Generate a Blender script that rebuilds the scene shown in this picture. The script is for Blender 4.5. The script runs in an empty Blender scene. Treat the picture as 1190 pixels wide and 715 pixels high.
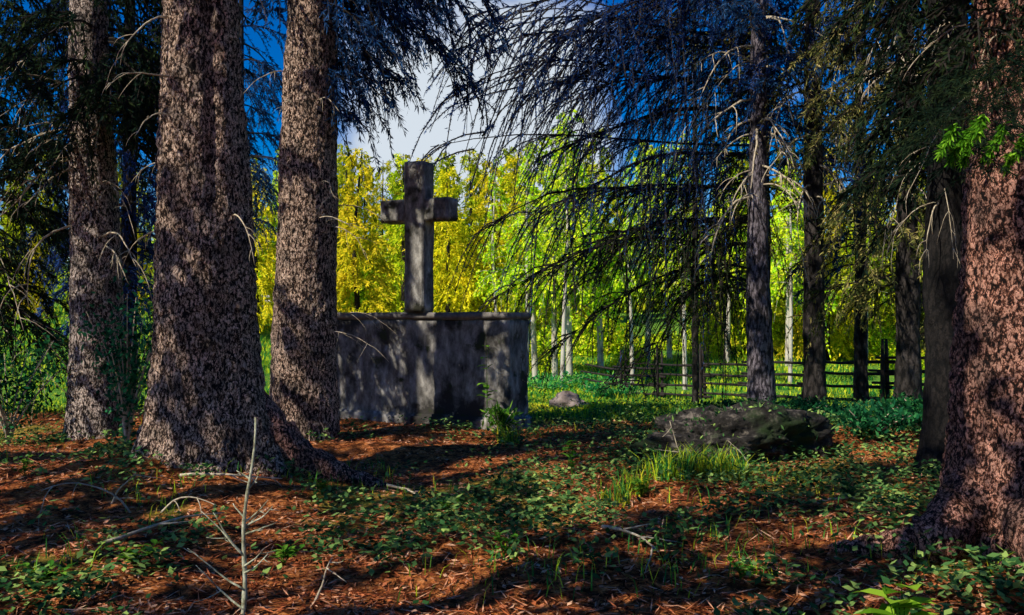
import bpy, math, random
import numpy as np
from mathutils import Vector, noise as mnoise

random.seed(4)
PI = math.pi
scene = bpy.context.scene
COL = scene.collection
CAM_H, F, HOR = 1.45, 1030.0, 370.0      # eye height, focal length and horizon of the photograph in its pixels

def at(px, py, Y):
    "world point seen at a photo pixel, Y metres away"
    return np.array([(px - 595.0) / F * Y, Y, CAM_H - (py - HOR) / F * Y])

# ------------------------------------------------------------------ noise / terrain
def vnoise(x, y, seed=0):
    x = np.asarray(x, float); y = np.asarray(y, float)
    xi = np.floor(x); yi = np.floor(y); xf = x - xi; yf = y - yi
    def h(a, b):
        v = np.sin(a * 127.1 + b * 311.7 + seed * 74.7) * 43758.5453
        return v - np.floor(v)
    u = xf * xf * (3 - 2 * xf); v = yf * yf * (3 - 2 * yf)
    return (h(xi, yi) * (1 - u) + h(xi + 1, yi) * u) * (1 - v) + (h(xi, yi + 1) * (1 - u) + h(xi + 1, yi + 1) * u) * v

def fbm(x, y, seed=0, o=4):
    r = 0; a = .5; f = 1.
    for i in range(o):
        r = r + a * vnoise(x * f, y * f, seed + i * 3); a *= .5; f *= 2.03
    return r

def sstep(a, b, x):
    t = np.clip((np.asarray(x, float) - a) / (b - a), 0, 1)
    return t * t * (3 - 2 * t)

def gz(x, y):
    x = np.asarray(x, float); y = np.asarray(y, float)
    z = np.interp(y, [-50, 13.5, 18, 30, 38, 60, 90, 150, 300, 700], [0, 0, -.38, -1.26, -1.3, .3, 3.5, 9, 20, 32])
    z = z + 2.6 * sstep(-5, -11, x * 1.0) * sstep(24, 44, y) * sstep(130, 70, y)
    near = sstep(26, 14, y)
    z = z + near * ((fbm(x * .7, y * .7, 3) - .47) * .28 + (fbm(x * 3.1, y * 3.1, 8, 3) - .43) * .09)
    z = z + .24 * np.exp(-(((x + 2.75) / 1.2) ** 2 + ((y - 7.6) / 1.1) ** 2)) * 1.0
    z = z + .16 * np.exp(-(((x + 4.2) / 1.1) ** 2 + ((y - 7.4) / 1.3) ** 2))
    z = z + .18 * np.exp(-(((x - 3.2) / 1.0) ** 2 + ((y - 5.4) / 1.0) ** 2))
    z = z + .15 * np.exp(-(((x - 3.6) / 1.6) ** 2 + ((y - 10.2) / .9) ** 2))
    return z

# ------------------------------------------------------------------ mesh builder
class MB:
    def __init__(s): s.v = []; s.f = []; s.r = []; s.m = []; s.n = 0
    def add(s, v, f, r=None, mat=0):
        v = np.asarray(v, np.float32).reshape(-1, 3); f = np.asarray(f, np.int32).reshape(-1, 4)
        s.v.append(v); s.f.append(f + s.n); s.n += len(v)
        s.r.append(np.full(len(v), .5, np.float32) if r is None else np.asarray(r, np.float32))
        s.m.append(np.full(len(f), mat, np.int32))
    def tube(s, P, R, n=6, r=None, mat=0, close=True):
        P = np.asarray(P, float); R = np.asarray(R, float) * np.ones(len(P)); k = len(P)
        T = np.gradient(P, axis=0); T /= np.linalg.norm(T, axis=1)[:, None] + 1e-9
        up = np.array([.03, .07, 1.]) if abs(T[:, 2]).mean() < .85 else np.array([1., .05, .02])
        A = np.cross(T, up); A /= np.linalg.norm(A, axis=1)[:, None] + 1e-9
        B = np.cross(T, A)
        a = np.linspace(0, 2 * PI, n, endpoint=False)
        V = P[:, None] + R[:, None, None] * (np.cos(a)[None, :, None] * A[:, None] + np.sin(a)[None, :, None] * B[:, None])
        i = np.arange(k - 1)[:, None] * n; j = np.arange(n)[None]; j2 = (j + 1) % n
        Q = np.stack([i + j, i + j2, i + n + j2, i + n + j], -1).reshape(-1, 4)
        V = V.reshape(-1, 3)
        if close:
            V = np.vstack([V, P[0], P[-1]]); c0 = k * n; b = (k - 1) * n; j = np.arange(n); j2 = (j + 1) % n
            Q = np.vstack([Q, np.stack([j2, j, np.full(n, c0), np.full(n, c0)], -1), np.stack([b + j, b + j2, np.full(n, c0 + 1), np.full(n, c0 + 1)], -1)])
        s.add(V, Q, None if r is None else np.full(len(V), r), mat)
    def leaves(s, p, d, l, w, rng, rv=None, mat=0, nrm=None, mid=.45):
        n = len(p)
        if n == 0: return
        d = d / (np.linalg.norm(d, axis=1)[:, None] + 1e-9)
        q = rng.normal(size=(n, 3)) if nrm is None else nrm
        sd = np.cross(d, q); sd /= np.linalg.norm(sd, axis=1)[:, None] + 1e-9
        l = (np.ones(n) * l)[:, None]; w = (np.ones(n) * w)[:, None]
        V = np.stack([p, p + d * l * mid + sd * w * .5, p + d * l, p + d * l * mid - sd * w * .5], 1).reshape(-1, 3)
        rv = rng.random(n) if rv is None else rv
        s.add(V, np.arange(4 * n).reshape(-1, 4), np.repeat(rv, 4), mat)
    def box(s, c, sx, sy, sz, rz=0):
        u = np.array([[x, y, z] for x in (-.5, .5) for y in (-.5, .5) for z in (-.5, .5)]) * [sx, sy, sz]
        cr, sr = math.cos(rz), math.sin(rz)
        u = np.stack([u[:, 0] * cr - u[:, 1] * sr, u[:, 0] * sr + u[:, 1] * cr, u[:, 2]], 1) + np.asarray(c)
        s.add(u, [[0, 1, 3, 2], [4, 6, 7, 5], [0, 4, 5, 1], [2, 3, 7, 6], [0, 2, 6, 4], [1, 5, 7, 3]])
    def mesh(s, name, mats, smooth=False):
        V = np.vstack(s.v); Q = np.vstack(s.f); R = np.concatenate(s.r); M = np.concatenate(s.m)
        tri = Q[:, 2] == Q[:, 3]
        cnt = np.where(tri, 3, 4).astype(np.int32)
        keep = np.ones(Q.shape, bool); keep[tri, 3] = False
        loops = Q[keep].astype(np.int32)
        start = np.concatenate([[0], np.cumsum(cnt)[:-1]]).astype(np.int32)
        me = bpy.data.meshes.new(name)
        me.vertices.add(len(V)); me.vertices.foreach_set('co', V.astype(np.float32).ravel())
        me.loops.add(len(loops)); me.loops.foreach_set('vertex_index', loops)
        me.polygons.add(len(cnt)); me.polygons.foreach_set('loop_start', start)
        me.polygons.foreach_set('material_index', M)
        me.polygons.foreach_set('use_smooth', np.full(len(cnt), smooth, bool))
        me.update(calc_edges=True)
        a = me.attributes.new('rnd', 'FLOAT', 'POINT'); a.data.foreach_set('value', R)
        for m in (mats if isinstance(mats, (list, tuple)) else [mats]): me.materials.append(m)
        return me
    def build(s, name, mats, parent=None, smooth=False):
        o = bpy.data.objects.new(name, s.mesh(name, mats, smooth)); COL.objects.link(o)
        if parent is not None: o.parent = parent
        return o

def tag(o, label=None, cat=None, group=None, kind=None):
    if label: o['label'] = label
    if cat: o['category'] = cat
    if group: o['group'] = group
    if kind: o['kind'] = kind
    return o

def thing(name, label, cat, loc, rz=0, group=None):
    o = bpy.data.objects.new(name, None); COL.objects.link(o)
    o.empty_display_size = .2
    o.location = [float(c) for c in loc]; o.rotation_euler = (0, 0, rz)
    return tag(o, label, cat, group)

def dup(root, loc, rz, sc=1, label=None, group=None):
    r = root.copy(); COL.objects.link(r)
    r.location = [float(c) for c in loc]; r.rotation_euler = (0, 0, rz); r.scale = (sc, sc, sc)
    if label: r['label'] = label
    if group: r['group'] = group
    for ch in list(root.children):
        c = ch.copy(); COL.objects.link(c); c.parent = r
        for g in ch.children:
            d = g.copy(); COL.objects.link(d); d.parent = c
    return r

# ------------------------------------------------------------------ materials
def newmat(name):
    m = bpy.data.materials.new(name); m.use_nodes = True
    nt = m.node_tree; nt.nodes.clear()
    out = nt.nodes.new('ShaderNodeOutputMaterial')
    def N(t, **kw):
        n = nt.nodes.new(t)
        for k, v in kw.items():
            if hasattr(n, k) and k not in n.inputs: setattr(n, k, v)
            else: n.inputs[k].default_value = v
        return n
    return m, nt, out, N, nt.links.new

def ramp(N, stops):
    r = N('ShaderNodeValToRGB'); e = r.color_ramp.elements
    while len(e) < len(stops): e.new(.5)
    for el, (p, c) in zip(e, stops):
        el.position = p; el.color = (*c, 1)
    return r

def leafmat(name, stops, trans=.35, nscale=1.2, namt=.35):
    m, nt, out, N, L = newmat(name)
    at_ = N('ShaderNodeAttribute', attribute_name='rnd')
    tc = N('ShaderNodeTexCoord'); nz = N('ShaderNodeTexNoise', Scale=nscale, Detail=2.)
    L(tc.outputs['Object'], nz.inputs['Vector'])
    ad = N('ShaderNodeMath', operation='MULTIPLY_ADD'); ad.inputs[1].default_value = namt * 2.2; 
    L(nz.outputs['Fac'], ad.inputs[0])
    sb = N('ShaderNodeMath', operation='SUBTRACT'); L(at_.outputs['Fac'], sb.inputs[0]); sb.inputs[1].default_value = namt * 1.1
    L(sb.outputs[0], ad.inputs[2])
    r = ramp(N, stops); L(ad.outputs[0], r.inputs['Fac'])
    oi = N('ShaderNodeObjectInfo'); hv = N('ShaderNodeHueSaturation')
    for (lo, hi, k) in ((.482, .508, 'Hue'), (.85, 1.35, 'Value')):
        q = N('ShaderNodeMapRange'); q.inputs['To Min'].default_value = lo; q.inputs['To Max'].default_value = hi
        L(oi.outputs['Random'], q.inputs['Value']); L(q.outputs[0], hv.inputs[k])
    L(r.outputs[0], hv.inputs['Color']); r = hv
    d = N('ShaderNodeBsdfDiffuse'); t = N('ShaderNodeBsdfTranslucent'); mx = N('ShaderNodeMixShader', Fac=trans)
    L(r.outputs[0], d.inputs['Color']); L(r.outputs[0], t.inputs['Color'])
    L(d.outputs[0], mx.inputs[1]); L(t.outputs[0], mx.inputs[2]); L(mx.outputs[0], out.inputs['Surface'])
    return m

def barkmat(name, plate, mid, crack, sc=14., zs=.4, bump=.8, moss=None):
    m, nt, out, N, L = newmat(name)
    tc = N('ShaderNodeTexCoord'); mp = N('ShaderNodeMapping'); mp.inputs['Scale'].default_value = (1, 1, zs)
    L(tc.outputs['Object'], mp.inputs['Vector'])
    nz = N('ShaderNodeTexNoise', Scale=sc * .6, Detail=5., Roughness=.65); L(mp.outputs[0], nz.inputs['Vector'])
    wr = N('ShaderNodeVectorMath', operation='MULTIPLY_ADD'); wr.inputs[1].default_value = (.09, .09, .09)
    L(nz.outputs['Color'], wr.inputs[0]); L(mp.outputs[0], wr.inputs[2])
    vo = N('ShaderNodeTexVoronoi', feature='SMOOTH_F1', Scale=sc, Smoothness=.35); L(wr.outputs[0], vo.inputs['Vector'])
    vc = N('ShaderNodeTexNoise', Scale=sc * .45, Detail=2.); L(mp.outputs[0], vc.inputs['Vector'])
    fine = N('ShaderNodeTexNoise', Scale=sc * 3.2, Detail=5., Roughness=.75); L(mp.outputs[0], fine.inputs['Vector'])
    h = N('ShaderNodeMath', operation='MULTIPLY_ADD'); L(vo.outputs['Distance'], h.inputs[0]); h.inputs[1].default_value = -.8; h.inputs[2].default_value = .36
    h2 = N('ShaderNodeMath', operation='MULTIPLY_ADD'); L(fine.outputs['Fac'], h2.inputs[0]); h2.inputs[1].default_value = 1.
    L(h.outputs[0], h2.inputs[2])
    sc_ = N('ShaderNodeMath', operation='MULTIPLY'); L(h2.outputs[0], sc_.inputs[0]); sc_.inputs[1].default_value = 1.
    r = ramp(N, [(.33, crack), (.46, mid), (.62, plate)]); L(sc_.outputs[0], r.inputs['Fac'])
    hs = N('ShaderNodeHueSaturation'); L(r.outputs[0], hs.inputs['Color'])
    vr = N('ShaderNodeMapRange'); L(vc.outputs['Fac'], vr.inputs['Value']); vr.inputs['From Min'].default_value = .3; vr.inputs['From Max'].default_value = .7; vr.inputs['To Min'].default_value = .6; vr.inputs['To Max'].default_value = 1.4
    L(vr.outputs[0], hs.inputs['Value'])
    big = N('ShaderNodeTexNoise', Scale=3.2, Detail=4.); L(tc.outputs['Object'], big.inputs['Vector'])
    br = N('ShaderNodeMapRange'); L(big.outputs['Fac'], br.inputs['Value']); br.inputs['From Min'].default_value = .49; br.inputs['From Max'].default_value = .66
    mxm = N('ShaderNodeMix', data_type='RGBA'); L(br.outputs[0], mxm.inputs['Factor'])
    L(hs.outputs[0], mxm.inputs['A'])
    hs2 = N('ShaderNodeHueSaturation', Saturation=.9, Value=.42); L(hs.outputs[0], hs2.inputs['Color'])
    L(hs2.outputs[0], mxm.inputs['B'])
    b = N('ShaderNodeBsdfPrincipled', Roughness=.85); b.inputs['Specular IOR Level'].default_value = .25
    L(mxm.outputs['Result'], b.inputs['Base Color'])
    bp = N('ShaderNodeBump', Strength=bump, Distance=.05); L(h2.outputs[0], bp.inputs['Height']); L(bp.outputs[0], b.inputs['Normal'])
    L(b.outputs[0], out.inputs['Surface'])
    return m

def noisemat(name, stops, sc=6., detail=6., bump=.4, dist=.01, zs=1., rough=.9, extra=None, rnd=0.):
    m, nt, out, N, L = newmat(name)
    tc = N('ShaderNodeTexCoord'); mp = N('ShaderNodeMapping'); mp.inputs['Scale'].default_value = (1, 1, zs)
    L(tc.outputs['Object'], mp.inputs['Vector'])
    nz = N('ShaderNodeTexNoise', Scale=sc, Detail=detail, Roughness=.68); L(mp.outputs[0], nz.inputs['Vector'])
    r = ramp(N, stops)
    if rnd:
        a = N('ShaderNodeAttribute', attribute_name='rnd')
        q = N('ShaderNodeMath', operation='MULTIPLY_ADD'); L(a.outputs['Fac'], q.inputs[0]); q.inputs[1].default_value = rnd
        q2 = N('ShaderNodeMath', operation='SUBTRACT'); L(nz.outputs['Fac'], q2.inputs[0]); q2.inputs[1].default_value = rnd * .5
        L(q2.outputs[0], q.inputs[2]); L(q.outputs[0], r.inputs['Fac'])
    else: L(nz.outputs['Fac'], r.inputs['Fac'])
    b = N('ShaderNodeBsdfPrincipled', Roughness=rough); b.inputs['Specular IOR Level'].default_value = .2
    col = r.outputs[0]
    if extra:                                   # (scale, lo, hi, colour): second stain layer
        for (s2, lo, hi, c) in extra:
            n2 = N('ShaderNodeTexNoise', Scale=s2, Detail=5., Roughness=.6); L(tc.outputs['Object'], n2.inputs['Vector'])
            mr = N('ShaderNodeMapRange'); L(n2.outputs['Fac'], mr.inputs['Value']); mr.inputs['From Min'].default_value = lo; mr.inputs['From Max'].default_value = hi
            mx = N('ShaderNodeMix', data_type='RGBA'); L(mr.outputs[0], mx.inputs['Factor']); L(col, mx.inputs['A']); mx.inputs['B'].default_value = (*c, 1)
            col = mx.outputs['Result']
    L(col, b.inputs['Base Color'])
    if bump:
        bp = N('ShaderNodeBump', Strength=bump, Distance=dist); L(nz.outputs['Fac'], bp.inputs['Height']); L(bp.outputs[0], b.inputs['Normal'])
    L(b.outputs[0], out.inputs['Surface'])
    return m

M = {}
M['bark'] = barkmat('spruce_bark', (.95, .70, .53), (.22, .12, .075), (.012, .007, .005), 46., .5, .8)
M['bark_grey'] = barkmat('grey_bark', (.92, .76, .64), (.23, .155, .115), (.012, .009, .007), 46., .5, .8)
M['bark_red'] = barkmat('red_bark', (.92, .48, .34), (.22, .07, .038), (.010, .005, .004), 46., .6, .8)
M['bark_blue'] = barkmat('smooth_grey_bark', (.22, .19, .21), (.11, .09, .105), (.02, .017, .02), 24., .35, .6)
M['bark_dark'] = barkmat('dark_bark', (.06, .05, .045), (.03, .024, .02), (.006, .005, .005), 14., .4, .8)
M['bark_shaded'] = barkmat('shaded_bark', (.022, .018, .016), (.012, .010, .009), (.003, .003, .003), 30., .4, .6)  # canopy shade over this trunk, put into a near-black bark colour
M['bark_pale'] = noisemat('pale_birch_bark', [(.3, (.12, .09, .06)), (.45, (.5, .45, .36)), (.75, (.75, .7, .6))], 3., 4., .2, .01, .5)
M['wood'] = noisemat('dead_wood', [(.25, (.16, .12, .08)), (.5, (.46, .38, .26)), (.75, (.78, .68, .5))], 22., 3., .3, .004, .6)
M['wood_pale'] = noisemat('bleached_wood', [(.33, (.10, .075, .04)), (.48, (.30, .31, .2)), (.66, (.62, .62, .46))], 30., 3., .3, .004, .6)
M['wood_dark'] = noisemat('dark_twig', [(.3, (.012, .010, .008)), (.7, (.03, .023, .018))], 20., 2., 0)
M['wood_fence'] = noisemat('weathered_rail', [(.3, (.012, .010, .009)), (.6, (.04, .032, .028)), (.8, (.09, .075, .065))], 8., 4., .3, .01)
M['wood_far'] = noisemat('silvered_rail', [(.3, (.4, .37, .38)), (.7, (.75, .7, .72))], 6., 3., 0)
M['needle'] = leafmat('spruce_needle', [(0., (.004, .011, .010)), (.5, (.014, .03, .018)), (1., (.05, .075, .022))], .25)
M['needle_sky_halo'] = leafmat('spruce_needle_sky_halo', [(0., (.003, .011, .035)), (.5, (.013, .045, .14)), (1., (.06, .15, .38))], .3)  # blue halo of the sky round the boughs, put into the needle colour
M['needle_olive'] = leafmat('spruce_needle_olive', [(0., (.006, .014, .006)), (.4, (.07, .095, .025)), (.75, (.32, .29, .08)), (1., (.6, .48, .18))], .3)
M['needle_fresh'] = leafmat('fresh_needle', [(0., (.03, .10, .008)), (.5, (.10, .30, .015)), (1., (.36, .66, .05))], .3)
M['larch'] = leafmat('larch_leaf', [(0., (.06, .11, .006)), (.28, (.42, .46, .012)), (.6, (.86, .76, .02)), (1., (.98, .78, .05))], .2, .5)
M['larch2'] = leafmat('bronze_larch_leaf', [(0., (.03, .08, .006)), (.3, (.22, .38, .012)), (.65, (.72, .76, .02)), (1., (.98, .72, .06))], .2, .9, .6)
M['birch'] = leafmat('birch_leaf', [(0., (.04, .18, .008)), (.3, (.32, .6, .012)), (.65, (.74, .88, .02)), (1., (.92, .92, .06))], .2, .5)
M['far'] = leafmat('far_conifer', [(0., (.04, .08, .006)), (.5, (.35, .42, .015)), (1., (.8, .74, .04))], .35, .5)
M['teal'] = leafmat('shade_leaf', [(0., (.004, .03, .012)), (.5, (.015, .12, .05)), (1., (.06, .28, .09))], .4)
M['emerald'] = leafmat('emerald_leaf', [(0., (.006, .06, .02)), (.5, (.03, .30, .08)), (1., (.25, .6, .08))], .35)
M['herb'] = leafmat('herb_leaf', [(0., (.015, .06, .01)), (.5, (.06, .2, .02)), (1., (.22, .42, .04))], .4)
M['cover'] = leafmat('ground_leaf', [(0., (.006, .03, .012)), (.5, (.05, .16, .045)), (1., (.34, .5, .12))], .25)
M['grass'] = leafmat('meadow_grass', [(0., (.012, .09, .025)), (.4, (.07, .32, .05)), (.75, (.48, .62, .02)), (1., (.85, .78, .06))], .35, .6)
M['litter'] = leafmat('needle_litter', [(0., (.03, .01, .004)), (.35, (.22, .075, .022)), (.62, (.74, .28, .075)), (1., (.95, .62, .32))], .05, .9)
M['stone'] = noisemat('weathered_concrete', [(.30, (.025, .023, .021)), (.46, (.17, .16, .145)), (.58, (.34, .32, .29)), (.75, (.62, .59, .53))], 7., 12., .9, .025, .45,
                      extra=[(1.6, .50, .60, (.04, .037, .033)), (3.1, .60, .66, (.035, .045, .02)), (2.3, .66, .70, (.5, .40, .25))])
M['stone_cross'] = noisemat('lichened_stone', [(.3, (.035, .032, .03)), (.48, (.2, .19, .17)), (.66, (.5, .48, .43))], 9., 12., .8, .02, .5, extra=[(2.1, .54, .62, (.05, .05, .035))])
M['coping'] = noisemat('coping_stone', [(.3, (.06, .055, .05)), (.7, (.3, .27, .24))], 6., 8., .5, .01)
M['root'] = noisemat('red_root_bark', [(.36, (.02, .008, .005)), (.5, (.24, .08, .035)), (.66, (.78, .36, .2))], 26., 10., 1., .04, .7, extra=[(3., .5, .6, (.06, .03, .018))])
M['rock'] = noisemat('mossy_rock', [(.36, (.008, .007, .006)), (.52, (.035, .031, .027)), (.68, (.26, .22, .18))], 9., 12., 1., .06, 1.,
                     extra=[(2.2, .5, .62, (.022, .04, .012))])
M['rock_pale'] = noisemat('pale_rock', [(.3, (.12, .09, .08)), (.7, (.42, .34, .31))], 5., 8., .8, .04)

# ground: litter brown near, grass green beyond (attribute rnd = share of grass)
def groundmat():
    m, nt, out, N, L = newmat('forest_floor')
    tc = N('ShaderNodeTexCoord'); a = N('ShaderNodeAttribute', attribute_name='rnd')
    n1 = N('ShaderNodeTexNoise', Scale=9., Detail=8., Roughness=.75); n2 = N('ShaderNodeTexNoise', Scale=1.1, Detail=4.)
    n3 = N('ShaderNodeTexNoise', Scale=45., Detail=5., Roughness=.7)
    for n in (n1, n2, n3): L(tc.outputs['Object'], n.inputs['Vector'])
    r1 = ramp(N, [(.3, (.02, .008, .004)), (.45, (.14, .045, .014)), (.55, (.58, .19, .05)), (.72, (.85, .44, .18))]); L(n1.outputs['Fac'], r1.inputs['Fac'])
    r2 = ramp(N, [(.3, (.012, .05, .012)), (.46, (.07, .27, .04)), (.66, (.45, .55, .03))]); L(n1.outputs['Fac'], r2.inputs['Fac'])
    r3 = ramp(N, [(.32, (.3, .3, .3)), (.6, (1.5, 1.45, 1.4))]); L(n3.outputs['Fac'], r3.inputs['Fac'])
    mx = N('ShaderNodeMix', data_type='RGBA'); L(a.outputs['Fac'], mx.inputs['Factor']); L(r1.outputs[0], mx.inputs['A']); L(r2.outputs[0], mx.inputs['B'])
    mu = N('ShaderNodeMix', data_type='RGBA', blend_type='MULTIPLY'); mu.inputs['Factor'].default_value = 1.
    L(mx.outputs['Result'], mu.inputs['A']); L(r3.outputs[0], mu.inputs['B'])
    b = N('ShaderNodeBsdfPrincipled', Roughness=.95); b.inputs['Specular IOR Level'].default_value = .1
    L(mu.outputs['Result'], b.inputs['Base Color'])
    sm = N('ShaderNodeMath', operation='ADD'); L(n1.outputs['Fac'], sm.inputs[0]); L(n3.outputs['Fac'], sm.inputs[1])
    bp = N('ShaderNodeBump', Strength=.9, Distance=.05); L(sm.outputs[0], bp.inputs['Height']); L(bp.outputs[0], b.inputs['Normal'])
    L(b.outputs[0], out.inputs['Surface'])
    return m
M['ground'] = groundmat()

# ------------------------------------------------------------------ ground
def grass_share(x, y):
    g = sstep(12.2, 14.5, y + (fbm(x * .5, y * .5, 21) - .5) * 5 + np.clip(x, -3, 3) * .5)
    return np.clip(g * 1.0 + sstep(.56, .66, fbm(x * .8, y * .8, 17)) * .45, 0, 1)

xs = np.concatenate([-np.geomspace(600, 8.2, 34), np.arange(-8, 8.01, .08), np.geomspace(8.2, 600, 34)])
ys = np.concatenate([-np.geomspace(300, 3.2, 16) + 4, np.arange(1, 20, .08), np.arange(20, 30, .35), np.arange(30, 95, 1.5), np.geomspace(95, 900, 24)])
X, Y = np.meshgrid(xs, ys)
nx, ny = len(xs), len(ys)
mb = MB()
i = (np.arange(ny - 1)[:, None] * nx + np.arange(nx - 1)[None]).ravel()
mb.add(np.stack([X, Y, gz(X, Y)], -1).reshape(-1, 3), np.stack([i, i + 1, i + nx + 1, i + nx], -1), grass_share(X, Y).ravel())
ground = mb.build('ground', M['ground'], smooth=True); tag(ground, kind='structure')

# ------------------------------------------------------------------ trunks, boughs, crowns
def trunk(name, parent, prof, mat, lobes=None, path=None, na=28, dz=.12, zmax=None, rough=.03, groove=None, seed=0, cell=15.):
    "tapered trunk with buttressed foot; prof = [(z, radius)]"
    zs = [-.35]; z = -.35; top = prof[-1][0]
    while z < top:
        z += dz if z < (zmax or 6) else .6
        zs.append(min(z, top))
    zs = np.array(zs); pz, pr = zip(*prof)
    a = np.linspace(0, 2 * PI, na, endpoint=False)
    R = np.interp(zs, pz, pr)[:, None] * np.ones(na)
    if lobes:
        for (ang, amp, wid, hgt) in lobes:
            d = (a - ang + PI) % (2 * PI) - PI
            R = R + amp * np.exp(-(d / wid) ** 2)[None] * np.exp(-np.clip(zs + .1, 0, 9) / hgt)[:, None]
    if groove:
        ang, amp, wid, z0 = groove
        d = (a - ang + PI) % (2 * PI) - PI
        R = R * (1 - amp * np.exp(-(d / wid) ** 2)[None] * sstep(z0, z0 + 1., zs)[:, None])
    px = np.interp(zs, [p[0] for p in path], [p[1] for p in path]) if path else 0 * zs
    py = np.interp(zs, [p[0] for p in path], [p[2] for p in path]) if path else 0 * zs
    P = np.stack([px[:, None] + R * np.cos(a), py[:, None] + R * np.sin(a), zs[:, None] * np.ones(na)], -1)
    if rough:
        k0 = 6 if zmax is None else zmax
        for ii in range(len(zs)):
            if zs[ii] > k0 + .5: break
            for jj in range(na):
                v = P[ii, jj]; q = Vector((v[0] + seed * 3.1, v[1], v[2] * .45))
                d = mnoise.voronoi(q * cell)[0]
                e = min(.45, d[1] - d[0]) * 1.3 - .3 + mnoise.noise(q * 3.) * .9
                c, s_ = math.cos(a[jj]), math.sin(a[jj])
                P[ii, jj, 0] += c * rough * e; P[ii, jj, 1] += s_ * rough * e
    k = len(zs); i = np.arange(k - 1)[:, None] * na; j = np.arange(na)[None]; j2 = (j + 1) % na
    m = MB(); m.add(P.reshape(-1, 3), np.stack([i + j, i + j2, i + na + j2, i + na + j], -1).reshape(-1, 4))
    return m.build(name, mat, parent, smooth=True)

def bough(m, p0, az, L, rise=.1, droop=.35, n2=20, sp=.035, ll=.07, lw=.012, hang=.7, rng=None, lat=.42, face=None, r0=None, wood=True, s0=.12):
    "one drooping conifer bough: axis, hanging side twigs, needle sprays (mat 0 needles, mat 1 wood)"
    f = np.array([math.cos(az), math.sin(az), 0]); sd = np.array([-f[1], f[0], 0]); zz = np.array([0, 0, 1.])
    wob = rng.normal(size=3) * .05 * L
    def ax(s):
        s = np.asarray(s)[..., None]
        return p0 + f * L * s * (1 - .1 * s) + zz * L * (rise * s - droop * s * s) + sd * np.sin(s * 3.1) * wob[0] + zz * np.sin(s * 6.) * wob[1] * .5
    s = np.linspace(0, 1, 9)
    r0 = r0 or .010 * L + .006
    if wood: m.tube(ax(s), np.linspace(r0, r0 * .2, 9), 5, mat=1, close=False)
    si = np.sort(rng.uniform(s0, 1, n2)); side = np.where(np.arange(n2) % 2 == 0, 1., -1.)
    P = ax(si)
    D = sd * (side * rng.uniform(.35, 1., n2))[:, None] + f * rng.uniform(.35, .9, n2)[:, None] + zz * rng.normal(-.12, .2, n2)[:, None]
    D /= np.linalg.norm(D, axis=1)[:, None]
    L2 = L * (lat * (1 - si) + .12) * rng.uniform(.5, 1.25, n2)
    hg = hang * rng.uniform(.35, 1.65, n2) * (1 + .4 * np.sin(si * 9 + wob[2] * 40))
    if wood:
        t = np.linspace(0, 1, 4)
        for i in range(n2):
            q = P[i] + D[i] * L2[i] * t[:, None] - zz * (hg[i] * L2[i] * t * t)[:, None]
            m.tube(q, np.array([.006, .005, .004, .002]) * (1 + .25 * L), 3, mat=1, close=False)
    n = int((L2.sum() + L * .6) / sp * 2)
    idx = rng.choice(n2, n, p=L2 / L2.sum()); t = rng.random(n) ** .85
    p = P[idx] + D[idx] * (L2[idx] * t)[:, None] - zz * (hg[idx] * L2[idx] * t * t)[:, None]
    T = D[idx] - zz * (2 * hg[idx] * t)[:, None]; T /= np.linalg.norm(T, axis=1)[:, None]
    q = rng.normal(size=(n, 3)); q[:, 2] -= .35
    d = T * rng.uniform(.4, 1.2, n)[:, None] + q * .42
    l = ll * rng.uniform(.5, 1.5, n)
    rv = np.clip(.5 * rng.random(len(idx)) + .5 * rng.random(n2)[idx], 0, 1)
    m.leaves(p, d, l, lw * rng.uniform(.7, 1.4, n), rng, rv, nrm=None if face is None else rng.normal(size=(n, 3)) * .55 + np.array(face))

def crown(parent, spec, mats, seed, name='crown'):
    "spec: list of dicts of bough layers"
    rng = np.random.default_rng(seed); m = MB()
    for L in spec:
        for k in range(L['n']):
            u = (k + rng.random()) / L['n']; z = L['z0'] + (L['z1'] - L['z0']) * u
            az = L.get('az', None)
            az = rng.uniform(0, 2 * PI) if az is None else rng.uniform(az[0], az[1])
            ln = (L['l0'] + (L['l1'] - L['l0']) * u) * rng.uniform(.7, 1.2)
            if 'rt' in L: p0 = np.array([math.cos(az) * L['rt'], math.sin(az) * L['rt'], z])
            else: p0 = np.array([0, 0, z])
            bough(m, p0, az, ln, L.get('rise', .1) + rng.normal() * .08, L.get('droop', .35) * rng.uniform(.7, 1.3), max(6, int(L.get('n2', 9) * ln + 4)),
                  L.get('sp', .022), L.get('ll', .085), L.get('lw', .018), L.get('hang', .7), rng, L.get('lat', .42), wood=L.get('wood', True), s0=L.get('s0', .12), face=L.get('face'))
    for e in spec[0].get('extra', []):
        p0 = np.array(e['p0'], float) - np.array(parent.location); p1 = np.array(e['p1'], float) - np.array(parent.location)
        d = p1 - p0; ln = float(np.hypot(d[0], d[1])) / .9; ri = e.get('rise', .1)
        bough(m, p0, math.atan2(d[1], d[0]), ln, ri, ri - d[2] / ln, e.get('n2', 22), e.get('sp', .04), e.get('ll', .07), e.get('lw', .013), e.get('hang', .7), rng, e.get('lat', .3), r0=e.get('r0'))
    return m.build(name, mats, parent)

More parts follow.
